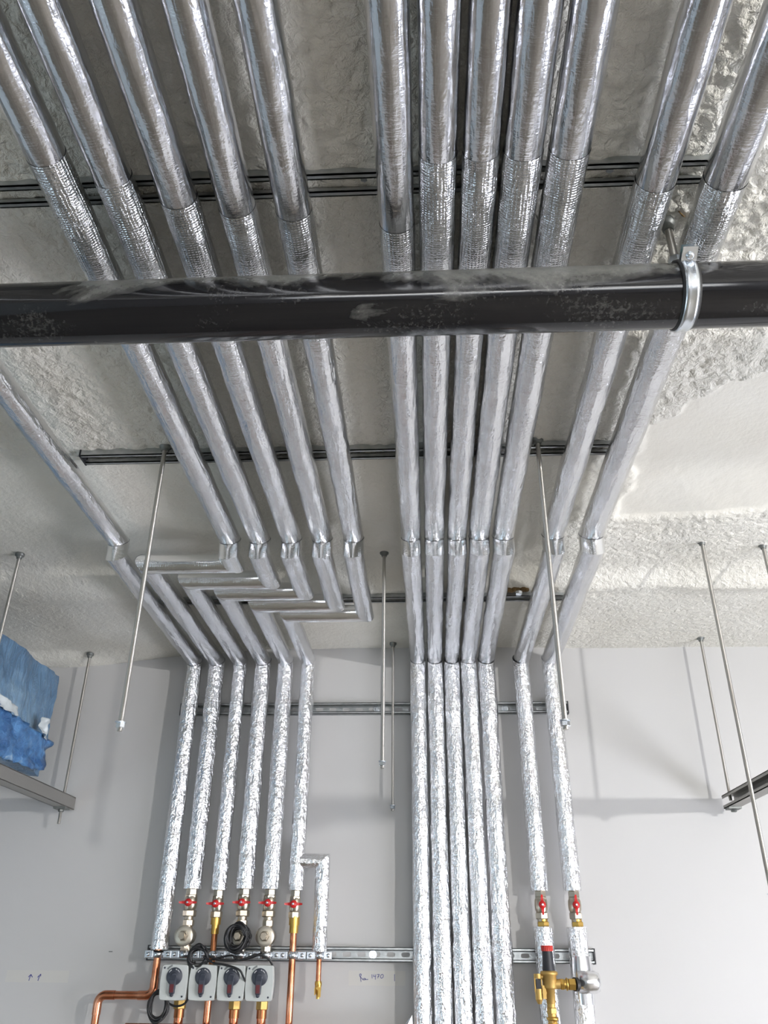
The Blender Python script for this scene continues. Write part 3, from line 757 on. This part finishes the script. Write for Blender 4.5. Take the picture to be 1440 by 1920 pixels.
# ------------------------------------------------------------------ actuators
def actuator(x, label, zc=-.0665, yf=2.735):
    root = thing('valve_actuator', (x, yf+.055, zc), label, 'actuator')
    Wd, Ht = .0385, .0455
    def outline(k, grow=0.):     # slightly barrel-shaped sides
        p = []; n = 8
        for (cx, cz, a0) in ((Wd-.006, Ht-.006, 0), (-Wd+.006, Ht-.006, 90), (-Wd+.006, -Ht+.006, 180), (Wd-.006, -Ht+.006, 270)):
            for i in range(n+1):
                a = R(a0+90*i/n); px = cx+.006*math.cos(a); pz = cz+.006*math.sin(a)
                p.append((px, pz))
            # barrel: extra points along the side that follows
            nx_c = {0: (-1, 0), 90: (0, -1), 180: (1, 0), 270: (0, 1)}[a0]
            x1_, z1_ = p[-1]
            length = 2*(Wd-.006) if nx_c[0] else 2*(Ht-.006)
            for i in range(1, 8):
                u = i/8; b = .0028*math.sin(math.pi*u) if not nx_c[0] else .0012*math.sin(math.pi*u)
                ox, oz = (0, 1) if a0 == 0 else (-1, 0) if a0 == 90 else (0, -1) if a0 == 180 else (1, 0)
                p.append((x1_+nx_c[0]*length*u+ox*b, z1_+nx_c[1]*length*u+oz*b))
        return [(q[0]*k+(math.copysign(grow, q[0])), q[1]*k+math.copysign(grow, q[1])) for q in p]
    mb = MB(); layers = [(0., .965), (.0015, .985), (.004, 1.), (.022, 1.)]
    v = []; N = None
    for dy, k in layers:
        o = outline(k); N = len(o); v += [(x+a, yf+dy, zc+b) for a, b in o]
    f = [(i*N+j, i*N+(j+1) % N, (i+1)*N+(j+1) % N, (i+1)*N+j) for i in range(len(layers)-1) for j in range(N)]
    mb.add(v, f, True); mb.add(v[:N], [tuple(range(N))[::-1]], False); mb.add(v[-N:], [tuple(range(N))], False)
    mb.build('cover', M['box_grey'], root)
    mb = MB(); v = []
    for dy, k in ((.022, .97), (.060, .93)): v += [(x+a, yf+dy, zc+b) for a, b in outline(k)]
    mb.add(v, [(j, (j+1) % N, N+(j+1) % N, N+j) for j in range(N)], False); mb.add(v[N:], [tuple(range(N))], False); mb.build('back_shell', M['box_back'], root)
    MB().cyl((x, yf+.058, zc+.012), (x, YP, zc+.012), .012).build('spindle', M['nickel'], root)
    kz = zc+.015
    mb = MB(); mb.lathe((x+.001, yf+.001, kz), (0, -1, 0), [(0, .0235), (.004, .0232), (.0055, .0215), (.006, .0)], 40)
    kn = mb.build('knob', M['knob'], root)
    mb = MB(); mb.lathe((x+.001, yf-.005, kz), (0, -1, 0), [(0, .010), (.002, .0095), (.0025, .004), (.0005, .0035), (.0004, 0)], 24)
    v = []
    for (zz, wd, dp) in ((.004, .010, .003), (-.010, .0100, .008), (-.030, .0088, .010), (-.043, .0080, .009), (-.046, .005, .006)):
        for a, b in ((-wd, 0), (-wd*.85, -dp), (wd*.85, -dp), (wd, 0)): v.append((x+a, yf-.004+b, kz+zz))
    f = [(i*4+j, (i+1)*4+j, (i+1)*4+(j+1) % 4, i*4+(j+1) % 4) for i in range(4) for j in range(4)]+[(0, 1, 2, 3), (19, 18, 17, 16)]
    mb.add(v, f, False); lv = mb.build('lever', M['knob'], root, .001)
    sub(MB().box((x, yf-.0135, kz-.030), (.011, .002, .021)), 'red_insert', M['knob_red'], lv, root)
    sub(MB().lathe((x, yf-.005, kz-.047), (0, -1, 0), [(0, .0052), (.004, .005), (.005, .003), (.0052, 0)], 16), 'lever_tip', M['knob'], lv, root)
    # white arc lettering on the knob (illegible in the photo) and window
    pr = MB()
    for a0, a1 in ((35, 62), (68, 80), (118, 146)):
        K = 3 if a1-a0 < 20 else 5
        for i in range(K):
            a = R(a0+(a1-a0)*(i+.5)/K); c = (x+.001+.0188*math.cos(a), yf-.0055, kz+.0188*math.sin(a))
            pr.box(c, (.0014, .0006, .0032 if i % 2 else .0024))
    sub(pr, 'dial_marks', M['print'], kn, root)
    wn = MB(); v = []
    for i in range(9):
        a = R(108+34*i/8)
        for rr in (.0275, .0320): v.append((x+.001+rr*math.cos(a), yf-.0004, kz+rr*math.sin(a)))
    wn.add(v, [(2*i, 2*i+1, 2*i+3, 2*i+2) for i in range(8)], False)
    wn.build('position_window', M['box_back'], root)
    for a, b in ((-.031, .037), (.029, -.036)):
        MB().cyl((x+a, yf+.0005, zc+b), (x+a, yf-.0006, zc+b), .0028, n=16).build('screw', M['knob'], root)
    return root
for i, (x, lb) in enumerate([(-.7535, 'leftmost of the four grey actuators, above the hanging cable loop'), (-.668, 'grey actuator second from left, under the small cable coil'),
                             (-.5835, 'grey actuator third from left, with a cable crossing its top corner'), (-.5005, 'rightmost of the four grey actuators')]):
    actuator(x, lb)

# ------------------------------------------------------------------ cables
def coil(c, rx, rz, turns, spread, label, r=.0032, tilt=0., depth=.02, tail=None):
    pts = []; rnd = random.Random(int(abs(c[0])*1000))
    K = 36
    for t_ in range(turns):
        ex, ez, oy = rnd.uniform(-spread, spread), rnd.uniform(-spread, spread), rnd.uniform(-depth/2, depth/2)
        ra, rbb = rx+rnd.uniform(-spread, spread), rz+rnd.uniform(-spread, spread)
        for k_ in range(K):
            a = 2*math.pi*k_/K+tilt
            w_ = k_/K
            pts.append((c[0]+ex*.5+ra*math.cos(a), c[1]+oy+.004*math.sin(3*a+t_), c[2]+ez*.5+rbb*math.sin(a)))
    # smooth the joins between turns
    P = np.array(pts)
    for _ in range(3): P[1:-1] = P[1:-1]*.5+.25*(P[:-2]+P[2:])
    if tail: P = np.vstack([P, np.array(tail)])
    k = MB(); k.tube([tuple(p) for p in P], r, 8)
    return tag(k.build('cable_coil', M['cable']), label, 'cable')
coil((-.578, 2.752, .052), .0300, .032, 18, .0085, 'thick coil of black cable hung around the middle mixing valve', depth=.045)
coil((-.690, 2.745, .000), .0255, .0265, 14, .0055, 'small coil of black cable standing above the two left actuators', depth=.02)
coil((-.800, 2.765, -.128), .0270, .037, 14, .0050, 'loop of black cable hanging below the left end of the rail', depth=.02, tilt=.3)
def cable(pts, label, r=.003):
    P = [Vector(p) for p in pts]; out = []
    for i in range(len(P)-1):
        p0 = P[max(i-1, 0)]; p1 = P[i]; p2 = P[i+1]; p3 = P[min(i+2, len(P)-1)]
        for k_ in range(10):
            q = k_/10; out.append(.5*((2*p1)+(p2-p0)*q+(2*p0-5*p1+4*p2-p3)*q*q+(3*p1-p0-3*p2+p3)*q**3))
    out.append(P[-1]); k = MB(); k.tube(out, r, 8)
    return tag(k.build('cable', M['cable']), label, 'cable')
cable([(-.672, 2.745, .008), (-.640, 2.742, -.004), (-.600, 2.742, -.010), (-.555, 2.742, -.006), (-.515, 2.745, .006), (-.480, 2.75, -.004), (-.466, 2.77, -.03)], 'black cable lying in waves above the actuators, ending at the right one')
cable([(-.672, 2.738, .000), (-.640, 2.732, -.016), (-.605, 2.721, -.020), (-.560, 2.717, -.032), (-.546, 2.722, -.050), (-.542, 2.742, -.064), (-.542, 2.785, -.08)], 'black cable crossing the top corner of the third actuator')
cable([(-.660, 2.75, -.012), (-.630, 2.75, -.003), (-.59, 2.75, .004), (-.57, 2.75, -.008), (-.53, 2.75, -.001), (-.50, 2.75, .012)], 'short black cable tangled between the coils')
cable([(-.703, 2.765, -.012), (-.7108, 2.765, -.035), (-.7108, 2.765, -.095), (-.722, 2.768, -.121), (-.750, 2.770, -.128), (-.778, 2.770, -.118)], 'black cable running behind the left actuator to the hanging loop')
k = MB(); k.tube([(-.562, 2.76, .012), (-.566, 2.728, .012), (-.590, 2.728, .012), (-.592, 2.76, .012)], .0016, 6)
tag(k.build('cable_tie', M['rubber']), 'black cable tie around the bottom of the middle coil', 'cable tie')

# ------------------------------------------------------------------ pressure reducing valve at the right
root = thing('pressure_reducer', (.345, 2.75, -.06), 'brass pressure reducer with black and red cap in front of the right pipe pair', 'valve')
px, py, pz = .345, 2.755, -.062
k = MB(); k.lathe((px, py, pz+.032), (0, 0, 1), [(0, .0185), (.010, .0175), (.036, .0155), (.052, .0148)], 32); kc = k.build('cap', M['cap_black'], root)
rd = MB(); rd.lathe((px, py, pz+.084), (0, 0, 1), [(0, .0160), (.014, .0165), (.0150, .015), (.0152, 0)], 32)
for i in range(20):
    a = 2*math.pi*i/20; rd.cyl((px+.0160*math.cos(a), py+.0160*math.sin(a), pz+.085), (px+.0160*math.cos(a), py+.0160*math.sin(a), pz+.098), .0014, n=6)
sub(rd, 'red_ring', M['red_cap'], kc, root)
k = MB(); k.lathe((px, py, pz+.034), (0, 0, -1), [(0, .018), (.003, .0250), (.010, .0252), (.013, .0205), (.042, .0200), (.046, .018), (.048, .0135), (.082, .0125), (.084, .011)], 36)
k.cyl((px, py, pz-.04), (px, py, pz-.075), .0118); k.cyl((px+.015, py, pz), (px+.034, py, pz+.001), .0125); k.hex((px, py, pz-.058), (px, py, pz-.074), .0150, .2); k.cyl((px, py, pz-.07), (px, py, pz-.10), .0125)
k.build('body', M['brass_cast'], root)
k = MB(); x_ = px-.033
k.cyl((x_, py, pz+.014), (x_, py, pz+.026), .0115, n=18); k.cyl((x_, py, pz+.018), (px-.010, py, pz+.018), .0075)
for s in (-1, 1): k.box((x_+s*.0095, py, pz-.002), (.0035, .010, .036))
k.cyl((x_, py, pz-.012), (x_, py, pz-.038), .0108, n=18); k.cyl((x_, py, pz-.038), (x_, py, pz-.050), .0108, .005, n=18)
k.box((px-.018, py-.008, pz-.020), (.010, .006, .034)); k.cyl((x_, py, pz-.022), (px-.008, py, pz-.022), .0075)
cb = k.build('check_cartridge', M['brass_cast'], root)
sub(MB().box((x_, py-.002, pz-.001), (.0135, .012, .026)), 'dark_insert', M['rubber'], cb, root)
k = MB(); k.hex((px+.030, py, pz), (px+.041, py, pz), .0155); k.cyl((px+.041, py, pz), (px+.050, py, pz), .0125); k.lathe((px+.046, py, pz), (1, 0, 0), [(0, .0145), (.003, .0175), (.006, .0145)], 24)
k.hex((px+.053, py, pz), (px+.074, py, pz), .0165); k.build('union', M['brass'], root)
k = MB(); k.cyl((px+.071, py, pz), (px+.080, py+.004, pz), .0180, n=22); k.build('rubber_collar', M['rubber'], root)
k = MB(); k.lathe((px+.001, py, pz-.080), (0, 0, -1), [(0, .0120), (.003, .0170), (.008, .0170), (.010, .0125), (.018, .0125)], 24); k.hex((px+.001, py, pz-.096), (px+.001, py, pz-.122), .0175, .2)
k.build('lower_union', M['brass'], root)
sleeve('foil_stub', (px+.002, py+.002, pz-.118), (px+.004, py+.01, -.30), .023, M['foil_wall'], root, amp=1.6, end0=True, end1=True)

# ------------------------------------------------------------------ small marks
tp = MB(); tp.box((-1.235, YW-.0006, -.058), (.20, .0008, .033)); t1 = tp.build('tape_strip', M['paper_tape'])
tag(t1, 'pale masking tape strip with two ink arrows on the wall at the lower left', 'tape')
tp = MB(); tp.box((-.165, YW-.0006, -.054), (.175, .0008, .040)); t2 = tp.build('tape_strip', M['paper_tape'])
tag(t2, 'pale masking tape strip with handwritten 1470 on the wall under the lower rail', 'tape')
def strokes(lines, fn, parent, name, w=.0011):
    k = MB()
    for L_ in lines:
        q = [fn(*p) for p in L_]
        for a, b in zip(q[:-1], q[1:]):
            a = Vector(a); b = Vector(b); d = (b-a).normalized(); n_ = Vector((-d.z, 0, d.x))*w
            k.add([a+n_, a-n_, b-n_, b+n_, a+n_+Vector((0, .0004, 0)), a-n_+Vector((0, .0004, 0)), b-n_+Vector((0, .0004, 0)), b+n_+Vector((0, .0004, 0))],
                  [(0, 1, 2, 3), (7, 6, 5, 4), (0, 4, 5, 1), (2, 6, 7, 3), (1, 5, 6, 2), (0, 3, 7, 4)], False)
    o = k.build(name, M['ink']); o.parent = parent; o.location = (0, 0, 0); return o
def f1(zx, zy):
    return ((zx/6+600-695)/594-.1855, YW-.0015, -.0525-((zy/6+1760)-1833)/727)
strokes([[(470, 490), (462, 430), (452, 420), (452, 400), (468, 396), (472, 410), (460, 432), (480, 450), (495, 470), (490, 458), (505, 446), (520, 452), (508, 466), (498, 466), (525, 462), (548, 460)],
         [(588, 400), (592, 448)], [(610, 402), (606, 426), (632, 424)], [(630, 400), (626, 462)],
         [(645, 402), (670, 400), (658, 425), (652, 446)], [(650, 424), (668, 422)],
         [(698, 400), (686, 410), (682, 430), (692, 446), (710, 436), (716, 412), (708, 400), (698, 400)], [(838, 395), (838, 478)]], f1, t2, 'handwriting', .0008)
def f2(zx, zy):
    return ((zx/4.8-60)/594-1.250, YW-.0015, -.0605-((zy/4.8+1560)-1833)/727)
strokes([[(262, 1345), (270, 1290)], [(252, 1310), (272, 1284), (290, 1312)], [(345, 1345), (352, 1300)], [(336, 1312), (362, 1280), (362, 1302)]], f2, t1, 'arrow_marks', .0011)
k = MB(); k.box((-1.012, YW-.0006, .012), (.012, .0008, .003)); tag(k.build('wall_scuff', M['galv_dark']), 'tiny dark scuff mark on the wall left of the lower rail', 'mark')
# broken foam spot with a bolt in the far ceiling
zz = ceiling_z(.29, 2.365)
root = thing('ceiling_bolt', (.29, 2.365, zz-.01), 'brown broken foam spot with a bolt in the ceiling right of the bundle', 'bolt')
k = MB(); 
for i in range(7): k.lathe((.262+.009*i, 2.352+.004*math.sin(i*2.), zz-.014), (0, 0, 1), [(0, .001), (.002, .008), (.008, .011+.002*math.sin(i*3)), (.02, .009)], 9)
k.build('crumbled_foam', M['dirt'], root)
MB().hex((.292, 2.35, zz-.024), (.292, 2.35, zz-.012), .011).build('nut', M['zinc'], root)
k = MB(); k.tube([(.412, .930, 1.046), (.416, .930, 1.036), (.4215, .934, 1.034), (.421, .94, 1.044)], .0011, 6)
tag(k.build('bent_wire', M['dirt']), 'tiny rusty bent wire sticking out of the ceiling near the clamp rod', 'wire')
for o in list(bpy.data.objects):
    if '_o' in o: del o['_o']
